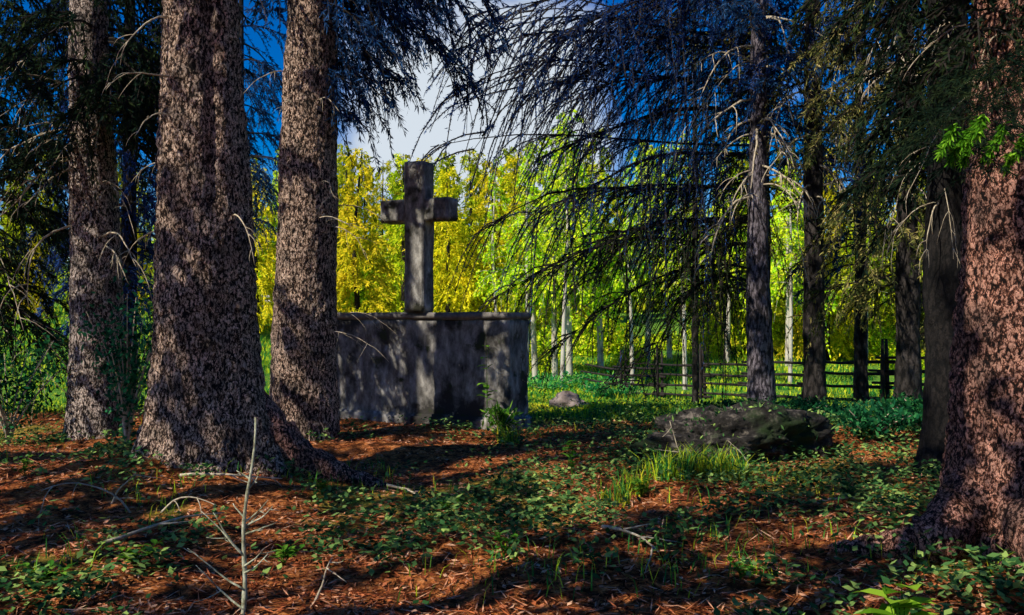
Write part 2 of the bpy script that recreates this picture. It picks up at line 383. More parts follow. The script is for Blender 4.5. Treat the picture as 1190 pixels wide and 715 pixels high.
def dead_branch(parent, p0, az, L, rise=.15, droop=.6, r=.012, seed=0, subs=4, mat='wood', name='dead_branch', kink=.10):
    rng = np.random.default_rng(seed); m = MB()
    def line(p, d, L, r, dr, n=9):
        pts = [np.array(p, float)]; d = np.array(d, float); d /= np.linalg.norm(d)
        for i in range(n):
            d = d + np.array([0, 0, -dr / n * 2.2]) + rng.normal(size=3) * kink; d /= np.linalg.norm(d)
            pts.append(pts[-1] + d * L / n)
        pts = np.array(pts); m.tube(pts, np.linspace(r, r * .3, len(pts)), 5); return pts
    pts = line(p0, (math.cos(az), math.sin(az), rise), L, r, droop)
    for k in range(subs):
        i = rng.integers(2, 9); b = az + rng.choice([-1, 1]) * rng.uniform(.4, 1.1)
        line(pts[i], (math.cos(b), math.sin(b), rng.uniform(-.5, .2)), L * rng.uniform(.2, .5), r * .5, droop * rng.uniform(.6, 1.6), 6)
    return m.build(name, M[mat], parent, smooth=True)

COARSE = dict(sp=.19, ll=.28, lw=.12, n2=6, wood=False)
def upper(z0, z1, n, l0, l1, **k):
    d = dict(n=n, z0=z0, z1=z1, l0=l0, l1=l1, rise=.15, droop=.3, hang=.35, lat=.26); d.update(COARSE); d.update(k); d['n'] = int(d['n'] * .6); return d

NB = [M['needle'], M['wood_dark']]; NBL = [M['needle_sky_halo'], M['wood_dark']]; NO = [M['needle_olive'], M['wood_dark']]

def spruce(name, label, x, y, prof, mat, spec, mats, seed, **kw):
    t = thing(name, label, 'tree', (x, y, gz(x, y)))
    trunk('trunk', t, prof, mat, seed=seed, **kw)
    if spec: crown(t, spec, mats, seed)
    return t

# A: the slim left trunk
tA = spruce('spruce_tree', 'slim grey spruce trunk with pale left edge, left of the thickest trunk', -5.06, 10.8,
    [(-.35, .37), (0, .34), (.6, .31), (2, .29), (3.2, .26), (4.2, .22), (8, .17), (15, .03)], M['bark_grey'],
    [dict(n=22, z0=3.8, z1=6.2, l0=1.2, l1=2., droop=.5, hang=.9), dict(n=16, z0=3.5, z1=5., l0=1., l1=1.6, az=(-2.9, -.2), droop=.7, hang=1.), upper(6.4, 14.5, 14, 1.7, .6)], NB, 1,
    lobes=[(PI, .1, .4, .3), (-1, .12, .5, .25)], na=64, dz=.05, rough=.03, zmax=5.2, path=[(0, 0, 0), (2, 0, 0), (4.2, -.1, 0), (15, -.4, 0)])
# B: the thick front-left trunk
tB = spruce('spruce_tree', 'thickest spruce trunk at front left, brown scaly bark flaring at its foot', -2.68, 7.8,
    [(-.35, .58), (0, .50), (.4, .46), (1.2, .435), (2, .41), (3, .36), (4.25, .32), (9, .22), (18, .03)], M['bark'],
    [dict(n=12, z0=4.6, z1=6.2, l0=1.3, l1=2.2), upper(6, 17, 42, 2.5, .6)], NB, 2,
    lobes=[(PI + .4, .24, .3, .4), (-1.9, .12, .25, .3), (-1.2, .15, .25, .25), (-.3, .26, .3, .45), (1.5, .2, .5, .3), (PI - .5, .2, .3, .3)], groove=(-1.05, .2, .17, 1.6),
    na=110, dz=.035, rough=.05, zmax=4.6, path=[(0, .03, 0), (2, -.02, 0), (4.25, -.07, 0), (18, -.3, .2)])
# C: the straight trunk beside the plinth
rx = np.random.default_rng(32)
exC = [dict(p0=(-2.35, 10.5, rx.uniform(4.8, 7.2)), p1=at(rx.uniform(430, 585), rx.uniform(10, 150), rx.uniform(10.2, 12)), rise=rx.uniform(0, .35), n2=30, sp=.026, lat=.3, hang=rx.uniform(.7, 1.2), lw=.015, ll=.08, r0=.02) for k in range(13)]
BL = dict(droop=.55, hang=1., sp=.02, lw=.015, ll=.085)
tC = spruce('spruce_tree', 'straight spruce trunk standing against the left end of the stone plinth', -2.43, 10.45,
    [(-.35, .45), (0, .41), (.7, .385), (2, .352), (4, .315), (6, .28), (10, .2), (17, .03)], M['bark'],
    [dict(n=28, z0=3.9, z1=6.6, l0=.8, l1=1.75, az=(-.75, .95), extra=exC, **BL), dict(n=7, z0=5.2, z1=6.8, l0=.7, l1=1.3, az=(1., 4.2), **BL), upper(7.2, 16, 16, 1.6, .6)], NBL, 3,
    lobes=[(-2, .1, .4, .4), (-.6, .12, .5, .3)], na=80, dz=.045, rough=.035, zmax=6.2, path=[(0, -.03, 0), (3, .02, 0), (6, .09, 0), (17, .2, 0)])
# D: the huge right trunk
tD = spruce('spruce_tree', 'broad reddish spruce trunk cut off by the right edge of the picture', 3.15, 5.3,
    [(-.35, .60), (0, .53), (.4, .49), (1.2, .455), (2.2, .41), (3.2, .37), (9, .22), (17, .03)], M['bark_red'],
    [dict(n=17, z0=2.95, z1=4.2, l0=.8, l1=1.3, droop=.45, hang=.7, ll=.06, lw=.012, az=(2.2, 5.)), dict(n=24, z0=4.3, z1=6.5, l0=1.3, l1=2.2, sp=.05, ll=.09, lw=.025, hang=.4, droop=.2), upper(6.6, 16, 40, 2.4, .6)], NB, 4,
    lobes=[(PI - .2, .14, .3, .35), (-2.2, .2, .3, .35), (-1.2, .2, .4, .4), (2, .2, .4, .4)],
    na=110, dz=.03, rough=.045, zmax=3.3, path=[(0, 0, 0), (1.2, .0, 0), (3, .02, 0), (17, .2, 0)])
# I: the black trunk beside it
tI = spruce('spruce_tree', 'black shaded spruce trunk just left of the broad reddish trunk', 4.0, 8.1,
    [(-.35, .34), (0, .28), (.5, .23), (2.5, .195), (6, .13), (14, .03)], M['bark_shaded'],
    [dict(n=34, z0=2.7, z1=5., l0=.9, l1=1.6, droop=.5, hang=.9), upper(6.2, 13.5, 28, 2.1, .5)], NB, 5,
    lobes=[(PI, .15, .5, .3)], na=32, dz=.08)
# E, F, G: the trunks in front of the fence
tE = spruce('spruce_tree', 'slender pale blue-grey trunk behind the dark boulder, dead twigs at its head', 4.31, 15.5,
    [(-.35, .30), (0, .26), (.6, .225), (2, .20), (4.2, .15), (8, .11), (13, .02)], M['bark_blue'],
    [dict(n=18, z0=4.8, z1=8.2, l0=1.3, l1=1.9, droop=.45, hang=.8), upper(8.4, 12.5, 22, 1.6, .5)], NBL, 6, na=32, dz=.08, path=[(0, .05, 0), (2, 0, 0), (5, 0, 0), (13, .1, 0)])
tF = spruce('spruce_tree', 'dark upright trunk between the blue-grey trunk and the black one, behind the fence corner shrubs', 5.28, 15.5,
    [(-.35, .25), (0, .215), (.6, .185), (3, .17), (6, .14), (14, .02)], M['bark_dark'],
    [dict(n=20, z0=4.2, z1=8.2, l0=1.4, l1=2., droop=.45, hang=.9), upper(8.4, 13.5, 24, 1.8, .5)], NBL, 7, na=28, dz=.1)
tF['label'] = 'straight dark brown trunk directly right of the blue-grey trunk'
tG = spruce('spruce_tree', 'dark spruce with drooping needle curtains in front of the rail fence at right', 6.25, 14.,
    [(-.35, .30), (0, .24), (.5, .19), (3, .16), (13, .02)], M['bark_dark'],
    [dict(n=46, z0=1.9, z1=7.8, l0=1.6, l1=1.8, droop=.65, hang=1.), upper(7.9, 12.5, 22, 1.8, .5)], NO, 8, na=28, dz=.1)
# H: the spruce whose boughs reach left across the bright wood
hx, hy = 5.2, 18.2
def W(px, py, Y): return at(px, py, Y)
ex = [dict(p0=(hx, hy, 5.0), p1=W(500, 172, 15.6), rise=.02, n2=20, sp=.06, lat=.14, hang=.5, r0=.03),
      dict(p0=(hx, hy, 4.3), p1=W(560, 275, 16), rise=.05, n2=44, sp=.026, lat=.2, hang=1., r0=.035),
      dict(p0=(hx, hy, 6.4), p1=W(520, 120, 15), rise=.05, n2=46, sp=.025, lat=.2, hang=.9, r0=.035),
      dict(p0=(hx, hy, 7.2), p1=W(535, 60, 15.5), rise=.05, n2=50, sp=.026, lat=.2, hang=.8, r0=.035),
      dict(p0=(hx, hy, 7.0), p1=W(610, 40, 15), rise=.1, n2=50, sp=.026, lat=.24, hang=.9),
      dict(p0=(hx, hy, 3.3), p1=W(575, 345, 15.5), rise=.12, n2=50, sp=.026, lat=.2, hang=.9, r0=.03),
      dict(p0=(hx, hy, 2.4), p1=W(640, 410, 16), rise=.15, n2=40, sp=.035, lat=.22, hang=.8, r0=.03),
      dict(p0=(hx, hy, 2.0), p1=W(735, 455, 15.2), rise=.2, n2=34, sp=.03, lat=.3, hang=.8, r0=.03),
      dict(p0=(hx, hy, 5.6), p1=W(630, 180, 16), rise=.05, n2=46, sp=.026, lat=.26, hang=1.),
      dict(p0=(hx, hy, 3.6), p1=W(690, 330, 15.5), rise=.1, n2=40, sp=.032, lat=.28, hang=1.),
      dict(p0=(hx, hy, 7.8), p1=W(560, 10, 14.5), rise=.06, n2=50, sp=.026, lat=.22, hang=.9, r0=.035),
      dict(p0=(hx, hy, 6.8), p1=W(600, 110, 15.5), rise=.06, n2=50, sp=.026, lat=.24, hang=1., r0=.03),
      dict(p0=(hx, hy, 6.2), p1=W(650, 120, 15), rise=.06, n2=50, sp=.026, lat=.26, hang=1.1, r0=.03),
      dict(p0=(hx, hy, 8.0), p1=W(660, 40, 15), rise=.06, n2=50, sp=.026, lat=.28, hang=1., r0=.03),
      dict(p0=(hx, hy, 4.0), p1=W(610, 250, 15), rise=.1, n2=46, sp=.026, lat=.24, hang=1.2, r0=.03),
      dict(p0=(hx, hy, 3.0), p1=W(640, 320, 15), rise=.1, n2=46, sp=.026, lat=.24, hang=1.2, r0=.03),
      dict(p0=(hx, hy, 4.8), p1=W(665, 240, 15.8), rise=.08, n2=50, sp=.026, lat=.28, hang=1.)]
rx = np.random.default_rng(31)
for k in range(7):
    ex.append(dict(p0=(hx, hy, rx.uniform(6., 9.5)), p1=W(rx.uniform(540, 720), rx.uniform(-30, 190), rx.uniform(14, 17)), rise=rx.uniform(-.1, .3), n2=40, sp=.026, lat=rx.uniform(.24, .4), hang=rx.uniform(.15, .8), r0=.025))
tH = spruce('spruce_tree', 'big spruce with long dark boughs reaching left across the bright wood', hx, hy,
    [(-.35, .2), (0, .14), (3, .11), (7, .09), (14, .02)], M['bark_dark'],
    [dict(n=25, z0=2.2, z1=8.8, l0=2.4, l1=3.2, az=(1.7, 4.6), droop=.5, hang=1.1, sp=.04), upper(9.8, 13.5, 20, 1.6, .5)], NO, 9, na=24, dz=.12)
tM = spruce('spruce_tree', 'drooping spruce behind the rail fence line between the two dark right-hand trunks', at(1000, 400, 19.5)[0], 19.5,
    [(-.35, .2), (0, .16), (3, .13), (13, .02)], M['bark_dark'],
    [dict(n=32, z0=2.6, z1=9.2, l0=1.6, l1=1.8, droop=.55, hang=1.), upper(10.2, 12.5, 12, 1.3, .5)], NBL, 13, na=20, dz=.2)
tM['label'] = 'drooping spruce farther back, between the straight dark trunk and the needle-curtained one'
tN = spruce('spruce_tree', 'ragged spruce farther back, just left of the spruce with long dark boughs', at(808, 400, 21)[0], 21.,
    [(-.35, .12), (0, .09), (3, .075), (13, .02)], M['bark_dark'],
    [dict(n=18, z0=4.4, z1=10, l0=1.9, l1=2.3, droop=.5, hang=1., sp=.03), upper(9.8, 12.5, 12, 1.3, .4)], NBL, 14, na=20, dz=.2)
tO = spruce('spruce_tree', 'shaded spruce in the right background beside the black trunk', at(1120, 400, 17)[0], 17.,
    [(-.35, .18), (0, .15), (3, .12), (13, .02)], M['bark_dark'],
    [dict(n=42, z0=1.4, z1=8.4, l0=1.6, l1=1.8, droop=.6, hang=1.), upper(9.4, 12.5, 12, 1.4, .4)], NO, 15, na=20, dz=.2)
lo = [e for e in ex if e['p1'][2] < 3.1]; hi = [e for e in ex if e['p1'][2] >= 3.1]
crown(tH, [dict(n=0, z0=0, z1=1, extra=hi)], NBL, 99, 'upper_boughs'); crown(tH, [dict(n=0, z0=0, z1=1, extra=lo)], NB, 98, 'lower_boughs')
# J, K, L: shaded spruces closing the left side
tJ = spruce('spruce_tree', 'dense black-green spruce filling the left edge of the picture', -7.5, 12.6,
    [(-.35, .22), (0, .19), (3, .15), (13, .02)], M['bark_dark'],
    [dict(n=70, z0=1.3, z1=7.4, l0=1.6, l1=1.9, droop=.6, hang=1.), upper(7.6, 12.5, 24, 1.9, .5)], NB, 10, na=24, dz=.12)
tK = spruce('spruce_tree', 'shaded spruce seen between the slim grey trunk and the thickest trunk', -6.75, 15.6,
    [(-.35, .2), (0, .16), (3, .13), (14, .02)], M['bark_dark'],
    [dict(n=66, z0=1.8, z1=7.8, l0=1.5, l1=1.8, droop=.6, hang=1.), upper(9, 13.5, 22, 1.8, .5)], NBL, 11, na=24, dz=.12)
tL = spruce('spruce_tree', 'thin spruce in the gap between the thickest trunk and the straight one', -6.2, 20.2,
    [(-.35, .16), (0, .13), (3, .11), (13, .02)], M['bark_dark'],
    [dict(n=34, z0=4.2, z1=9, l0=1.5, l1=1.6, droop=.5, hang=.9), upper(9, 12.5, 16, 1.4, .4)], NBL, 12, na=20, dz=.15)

# dead twigs on the trunks
def deads(t, n, z0, z1, az, L, seed, r=.011, droop=.6, rt=.15, subs=4, mat='wood'):
    rng = np.random.default_rng(seed)
    for k in range(n):
        a = rng.uniform(*az); z = rng.uniform(z0, z1)
        dead_branch(t, (math.cos(a) * rt, math.sin(a) * rt, z), a, rng.uniform(*L), rng.uniform(-.1, .35), droop * rng.uniform(.6, 1.5), r * rng.uniform(.6, 1.2), seed * 100 + k, subs, mat)
deads(tE, 24, 3.6, 6.8, (-2.9, .2), (.8, 2.0), 51, .022, .8)
deads(tF, 18, 3.6, 7.0, (-2.6, .1), (.8, 1.8), 52, .020, .9, .1)
deads(tG, 18, 3.2, 6.4, (-2.8, -.2), (.9, 1.8), 53, .019, .9, .1)
deads(tA, 14, 2.0, 5.2, (-2.9, .1), (.6, 1.5), 54, .014, .7, .2)
deads(tB, 9, 1.6, 4.4, (-3.4, .3), (.35, .9), 55, .008, .8, .36, 3)
deads(tC, 9, 1.2, 5.0, (-2.8, .3), (.4, 1.0), 56, .008, .6, .3, 3)
deads(tJ, 11, .9, 3.6, (-2.2, .2), (1.0, 2.0), 57, .018, .6, .1, 5)
deads(tI, 8, 2.2, 4.4, (-3.6, -.6), (.5, 1.2), 58, .008, .9, .12)
deads(tD, 3, 2.2, 3.1, (-3.2, -2.), (.5, .9), 59, .007, .9, .36)
deads(tK, 4, 1.6, 5., (-2.2, .2), (.8, 1.4), 60, .012, .7, .1)

# B's side root, D's fresh green bough
def root(parent, pts, R, mat):
    m = MB(); p = np.array(pts) - np.array(parent.location); t = np.linspace(0, 1, len(p)); u = np.linspace(0, 1, 22)
    q = np.stack([np.interp(u, t, p[:, c]) for c in range(3)], 1)
    q[1:-1] += np.random.default_rng(7).normal(size=(20, 3)) * .02
    m.tube(q, np.interp(u, np.linspace(0, 1, len(R)), R) * (1 + .12 * np.sin(u * 23)), 12)
    return m.build('root', mat, parent, smooth=True)
def g3(x, y, dz): return (x, y, float(gz(x, y)) + dz)
root(tB, [(-2.5, 7.9, 1.25), (-2.30, 7.86, .82), (-2.08, 7.82, .48), (-1.84, 7.8, .24), g3(-1.56, 7.8, .05), g3(-1.28, 7.86, .0), g3(-.95, 7.8, -.07)], [.04, .09, .15, .16, .12, .075, .03], M['bark_red'])
root(tD, [(2.75, 5.2, .4), g3(2.45, 5.15, .12), g3(2.15, 5.2, .03), g3(1.8, 5.3, -.06)], [.2, .14, .08, .05], M['bark_red'])
root(tD, [(2.9, 4.85, .35), g3(2.75, 4.45, .1), g3(2.55, 4.1, .0), g3(2.45, 3.8, -.08)], [.2, .14, .09, .05], M['bark_red'])
rng = np.random.default_rng(77); m = MB()
b0 = np.array([3.2, 5.0, 2.75]) - np.array(tD.location)
for tx, ty, Yd in ((1100, 160, 3.1), (1122, 178, 3.2), (1150, 165, 3.25), (1172, 185, 3.3), (1135, 140, 3.0)):
    p1 = at(tx, ty, Yd) - np.array(tD.location); d = p1 - b0; ln = float(np.hypot(d[0], d[1])) / .9
    bough(m, b0, math.atan2(d[1], d[0]), ln, .05, .05 - d[2] / ln, 30, .014, .035, .004, .3, rng, .10, s0=.5, wood=False)
m.build('bough', [M['needle'], M['wood_dark']], tD)
m = MB()
for tx, ty, Yd in ((1098, 172, 3.05), (1105, 160, 3.1), (1118, 168, 3.1), (1122, 183, 3.2), (1150, 178, 3.25), (1172, 192, 3.3), (1138, 150, 3.), (1162, 160, 3.2), (1186, 172, 3.2), (1128, 158, 3.1), (1110, 180, 3.1)):
    p = at(tx, ty, Yd) - np.array(tD.location); n = 120
    ax = np.array([-.4, -.2, -.7]); ax /= np.linalg.norm(ax); s = rng.random(n) * .09
    m.leaves(p - ax * .07 + ax * s[:, None], ax + rng.normal(size=(n, 3)) * .4, .042, .009, rng)
m.build('fresh_shoots', M['needle_fresh'], tD)

# ------------------------------------------------------------------ grove out of the picture, behind and beside the viewer (casts the dappled shade)
off = thing('spruce_tree', 'tall spruce standing in the grove beside the viewer', 'tree', (-7.0, 2.7, 0), 0, 'spruces around the viewer')
trunk('trunk', off, [(-.35, .22), (0, .19), (3, .15), (15, .02)], M['bark_grey'], na=20, dz=.3, rough=0)
crown(off, [upper(3.2, 8.5, 21, 1.6, 2.3), upper(8.5, 14.5, 17, 2.1, .5)], NB, 90)
for x, y, rz, sc in ((-2.4, 1.0, 1., .95), (-7.2, -1.2, 2., 1.1), (-1.9, -2.6, 3., 1.05), (-4.4, -4.6, 4., 1.15), (1.3, -3.6, 5., 1.), (-8.6, 6.0, 2.5, 1.05), (-10.2, 1.6, 1.7, 1.1), (3.2, -.6, .3, .9), (-.9, -6.8, .8, 1.2)):
    dup(off, (x, y, gz(x, y)), rz, sc)

# ------------------------------------------------------------------ plinth and cross
TH = math.radians(-25)
corner = np.array([-.035, 11.6]); ux = np.array([math.cos(TH), math.sin(TH)]); uy = np.array([-ux[1], ux[0]])
PL, PD, PH = 2.95, .62, 1.50
ctr = corner - ux * PL / 2 + uy * PD / 2
import bmesh
def rough_block(name, parent, sx, sy, z0, z1, mat, cuts=22, amp=.012, bev=.012, seed=0, loc=(0, 0)):
    bm = bmesh.new(); bmesh.ops.create_cube(bm, size=1)
    for v in bm.verts: v.co = Vector((v.co.x * sx + loc[0], v.co.y * sy + loc[1], z0 + (v.co.z + .5) * (z1 - z0)))
    bmesh.ops.bevel(bm, geom=bm.edges[:], offset=bev, segments=2, affect='EDGES')
    for it in range(5):
        long = [e for e in bm.edges if e.calc_length() > max(.06, max(sx, z1 - z0) / cuts)]
        if not long: break
        bmesh.ops.subdivide_edges(bm, edges=long, cuts=1, use_grid_fill=True)
    bm.normal_update()
    for v in bm.verts:
        q = v.co + Vector((seed * 5.3, 0, 0))
        v.co += v.normal * (mnoise.noise(q * 6) * amp + mnoise.noise(q * 1.8) * amp * 1.5 - abs(mnoise.noise(q * 15)) * amp * .6)
    me = bpy.data.meshes.new(name); bm.to_mesh(me); bm.free()
    for p in me.polygons: p.use_smooth = True
    me.materials.append(mat)
    o = bpy.data.objects.new(name, me); COL.objects.link(o); o.parent = parent
    return o
pl = thing('stone_plinth', 'weathered grey stone plinth as long as a wall, carrying the cross', 'plinth', (ctr[0], ctr[1], 0), TH)
rough_block('plinth_body', pl, PL, PD, -.3, PH - .07, M['stone'], 40, .014)
rough_block('coping', pl, PL + .06, PD + .06, PH - .068, PH + .03, M['coping'], 40, .008, .015, 2)
rough_block('foot_course', pl, PL + .1, PD + .1, -.3, .14, M['stone'], 40, .02, .03, 3)
cxy = np.array(at(487, 363, 12.25))[:2]
cr = thing('stone_cross', 'dark grey stone cross standing on top of the long plinth', 'cross', (cxy[0], cxy[1], PH + .03), TH)
rough_block('shaft', cr, .31, .30, 0, 2.07, M['stone_cross'], 30, .008, .015, 4)
for s, ln in ((-1, .41), (1, .39)):
    rough_block('arm', cr, ln, .286, 1.25, 1.56, M['stone_cross'], 20, .008, .015, 5 + s, (s * (.15 + ln / 2), 0))

# ------------------------------------------------------------------ boulders
def rock(name, label, x, y, sx, sy, sz, mat, seed, sink=.25, sub=5, rz=0, over=0):
    bm = bmesh.new(); bmesh.ops.create_icosphere(bm, subdivisions=sub, radius=1)
    for v in bm.verts:
        q = v.co.copy() + Vector((seed * 7.7, 0, 0))
        d = 1 + .42 * mnoise.noise(q * .9) + .22 * mnoise.noise(q * 2.1) + .15 * mnoise.noise(q * 4.3) - .10 * abs(mnoise.noise(q * 9)) + .05 * mnoise.noise(q * 21)
        c = mnoise.voronoi(q * 1.6)[0]; d -= .12 * max(0, .22 - (c[1] - c[0]))
        v.co *= d
        v.co = Vector((v.co.x * sx, v.co.y * sy, v.co.z * sz))
        if over and v.co.x > 0: v.co.y += over * max(0, .1 - v.co.z) * 1.2
    me = bpy.data.meshes.new(name); bm.to_mesh(me); bm.free()
    for p in me.polygons: p.use_smooth = True
    me.materials.append(mat)
    o = bpy.data.objects.new(name, me); COL.objects.link(o)
    o.location = (x, y, float(gz(x, y)) + sz * (1 - sink * 2) * .5); o.rotation_euler = (0, 0, rz)
    return tag(o, label, 'rock')
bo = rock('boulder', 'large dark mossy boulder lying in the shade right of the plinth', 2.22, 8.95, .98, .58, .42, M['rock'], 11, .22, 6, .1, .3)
rngb = np.random.default_rng(66); mm = MB(); vs = [(v.co.copy(), v.normal.copy()) for v in bo.data.vertices]
pk = [(c, n) for c, n in vs if n.z > .25 and mnoise.noise(c * 3.3) > .02 - .12 * (c.x < 0) and rngb.random() < .16]
P_ = np.array([tuple(c) for c, n in pk]); N_ = np.array([tuple(n) for c, n in pk])
mm.leaves(P_, N_ * .7 + rngb.normal(size=P_.shape) * .6, .055 * rngb.uniform(.5, 1.4, len(P_)), .022, rngb); tag(mm.build('moss', M['cover'], bo), kind='stuff')
rock('rock', 'small pinkish stone in the sunlit grass behind the plinth corner', .98, 15.6, .36, .28, .24, M['rock_pale'], 5, .25, 4)

# ------------------------------------------------------------------ fences
def rail_fence(name, label, pts, h, nr, mat, every, post_h, rr=.035, pr=.045, seed=1):
    rng = np.random.default_rng(seed)
    a, b = np.array(pts[0]), np.array(pts[1]); Lf = np.linalg.norm(b - a); d = (b - a) / Lf; side = np.array([-d[1], d[0]])
    t = thing(name, label, 'fence', (a[0], a[1], gz(a[0], a[1]))); o0 = np.array(t.location)
    n = int(Lf / every) + 1
    for k in range(n):
        for s in (-1, 1):
            q = a + d * min(k * every, Lf) + side * s * .085
            z = float(gz(q[0], q[1])); m = MB(); ln = rng.normal(0, .04, 2)
            H = post_h * rng.uniform(.85, 1.12)
            u = np.linspace(0, 1, 5)[:, None]
            p = np.array([q[0], q[1], z - .3]) * (1 - u) + np.array([q[0] + ln[0], q[1] + ln[1], z + H]) * u
            m.tube(p - o0, [pr, pr, pr * .95, pr * .9, pr * .55], 7); m.build('post', mat, t, smooth=True)
    for k in range(-1, n):
        for r in range(nr):
            s0 = k * every - .3 + rng.uniform(-.2, .2); s1 = s0 + every + .75
            zz = h * (r + .6) / nr
            u = np.linspace(0, 1, 6)
            q = a[None] + d[None] * (s0 + (s1 - s0) * u)[:, None]
            z = gz(q[:, 0], q[:, 1]) + zz + (u - .5) * .10 + rng.normal(0, .015)
            p = np.column_stack([q, z]) + rng.normal(size=(6, 3)) * .008
            m = MB(); m.tube(p - o0, rr * np.linspace(1.1, .8, 6), 6); m.build('rail', mat, t, smooth=True)
    return t
pa = at(1130, 470, 17.8)[:2]; pb = at(700, 462, 31)[:2]
rail_fence('rail_fence', 'dark round-pole rail fence crossing the meadow behind the right-hand trunks', (pa, pb), 1.15, 4, M['wood_fence'], 2.2, 1.5, .042, .052)
pc = at(330, 352, 46)[:2]; pd = at(476, 352, 36)[:2]
rail_fence('rail_fence', 'pale silvery rail fence on the slope seen left of the cross', (pc, pd), 1.0, 4, M['wood_far'], 2.6, 1.2, .07, .08, 5)

# ------------------------------------------------------------------ sunlit wood behind the meadow
def bg_tree(kind, seed, H, spread, leaf, bark, n=60, z0=1.5, ll=.34, lw=.12, sp=.12, hang=.5, r=.14):
    t = thing('larch_tree' if kind != 'birch' else 'birch_tree', 'x', 'tree', (0, -40 - seed, 0))
    trunk('trunk', t, [(-.5, r * 1.25), (0, r * 1.15), (H * .5, r * .75), (H, .02)], bark, na=10, dz=.6, rough=0, zmax=0,
          path=[(0, 0, 0), (H * .3, .1 * (-1) ** seed, 0), (H * .6, .28 * (-1) ** seed, .1), (H, .1, 0)])
    crown(t, [dict(n=n, z0=z0, z1=H, l0=spread, l1=spread * .2, rise=.25 if kind == 'birch' else .1, droop=.45, hang=hang, n2=5, sp=sp, ll=ll, lw=lw, lat=.6, wood=(kind == 'birch'), face=(-.3, -.7, .65))],
          [leaf, M['bark_pale'] if kind == 'birch' else M['wood_dark']], 200 + seed)
    return t
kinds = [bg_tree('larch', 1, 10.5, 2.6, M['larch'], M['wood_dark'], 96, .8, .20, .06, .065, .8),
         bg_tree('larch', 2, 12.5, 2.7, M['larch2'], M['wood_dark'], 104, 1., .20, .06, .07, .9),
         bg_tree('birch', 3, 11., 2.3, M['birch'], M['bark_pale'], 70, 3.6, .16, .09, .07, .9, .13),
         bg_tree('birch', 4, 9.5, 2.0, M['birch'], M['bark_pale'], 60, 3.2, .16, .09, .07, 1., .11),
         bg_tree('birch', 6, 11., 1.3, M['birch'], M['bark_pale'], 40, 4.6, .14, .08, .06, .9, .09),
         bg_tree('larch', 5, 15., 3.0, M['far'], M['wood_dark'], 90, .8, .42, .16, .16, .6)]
kinds[5].name = 'conifer_tree'
used = [False] * 6
def put(k, px, Y, topy, rz, label, group=None):
    x = (px - 595) / F * Y; z = float(gz(x, Y))
    Hs = [10.5, 12.5, 11., 9.5, 11., 15.][k]
    sc = (CAM_H + (HOR - topy) / F * Y - z) / Hs
    if not used[k]:
        used[k] = True; o = kinds[k]
        o.location = (x, Y, z); o.rotation_euler = (0, 0, rz); o.scale = (sc,) * 3
        o['label'] = label
        if group: o['group'] = group
        return o
    return dup(kinds[k], (x, Y, z), rz, sc, label, group)
G1 = 'yellow larches behind the cross'; L1 = 'yellow-green larch glowing in sunlight in the wood behind the cross'
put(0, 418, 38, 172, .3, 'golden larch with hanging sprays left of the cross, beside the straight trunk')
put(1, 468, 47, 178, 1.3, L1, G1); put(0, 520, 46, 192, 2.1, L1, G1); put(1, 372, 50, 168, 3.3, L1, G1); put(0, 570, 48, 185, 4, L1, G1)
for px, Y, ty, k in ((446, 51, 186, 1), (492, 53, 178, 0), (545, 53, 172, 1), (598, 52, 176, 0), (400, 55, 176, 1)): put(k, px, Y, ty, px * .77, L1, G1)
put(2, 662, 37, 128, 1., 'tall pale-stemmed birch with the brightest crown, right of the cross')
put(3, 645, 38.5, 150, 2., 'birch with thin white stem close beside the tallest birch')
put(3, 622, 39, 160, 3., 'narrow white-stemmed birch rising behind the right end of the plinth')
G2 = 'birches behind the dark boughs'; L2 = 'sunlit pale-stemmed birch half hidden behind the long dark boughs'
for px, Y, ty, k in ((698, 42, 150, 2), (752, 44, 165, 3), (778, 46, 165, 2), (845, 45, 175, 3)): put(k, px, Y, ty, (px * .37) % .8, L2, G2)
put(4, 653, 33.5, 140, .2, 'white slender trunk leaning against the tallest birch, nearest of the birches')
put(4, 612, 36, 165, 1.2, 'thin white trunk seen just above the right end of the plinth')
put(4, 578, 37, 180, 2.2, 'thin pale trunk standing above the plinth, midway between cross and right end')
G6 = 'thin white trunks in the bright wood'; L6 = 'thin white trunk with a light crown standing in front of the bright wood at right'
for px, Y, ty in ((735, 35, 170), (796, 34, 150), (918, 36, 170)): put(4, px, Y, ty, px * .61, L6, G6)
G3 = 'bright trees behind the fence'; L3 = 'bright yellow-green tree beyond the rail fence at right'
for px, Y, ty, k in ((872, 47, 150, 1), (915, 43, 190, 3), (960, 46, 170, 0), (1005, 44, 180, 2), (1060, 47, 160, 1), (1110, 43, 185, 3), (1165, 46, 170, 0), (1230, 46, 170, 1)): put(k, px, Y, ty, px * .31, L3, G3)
G4 = 'sunlit trees between the left trunks'; L4 = 'sunlit tree glimpsed between the left-hand trunks'
for px, Y, ty, k in ((300, 38, 190, 0), (268, 44, 180, 1), (330, 46, 170, 2), (150, 44, 230, 0), (95, 46, 250, 1), (40, 42, 260, 0), (200, 48, 200, 2), (-20, 46, 240, 1)): put(k, px, Y, ty, px * .23, L4, G4)
G5 = 'far conifers on the skyline'; L5 = 'far conifer forming the ragged skyline of the wood'
for i in range(44):
    px = -60 + i * 31 + random.uniform(-14, 14)
    put(5, px, random.uniform(58, 78), random.uniform(165, 205), i * 1.7, L5, G5)

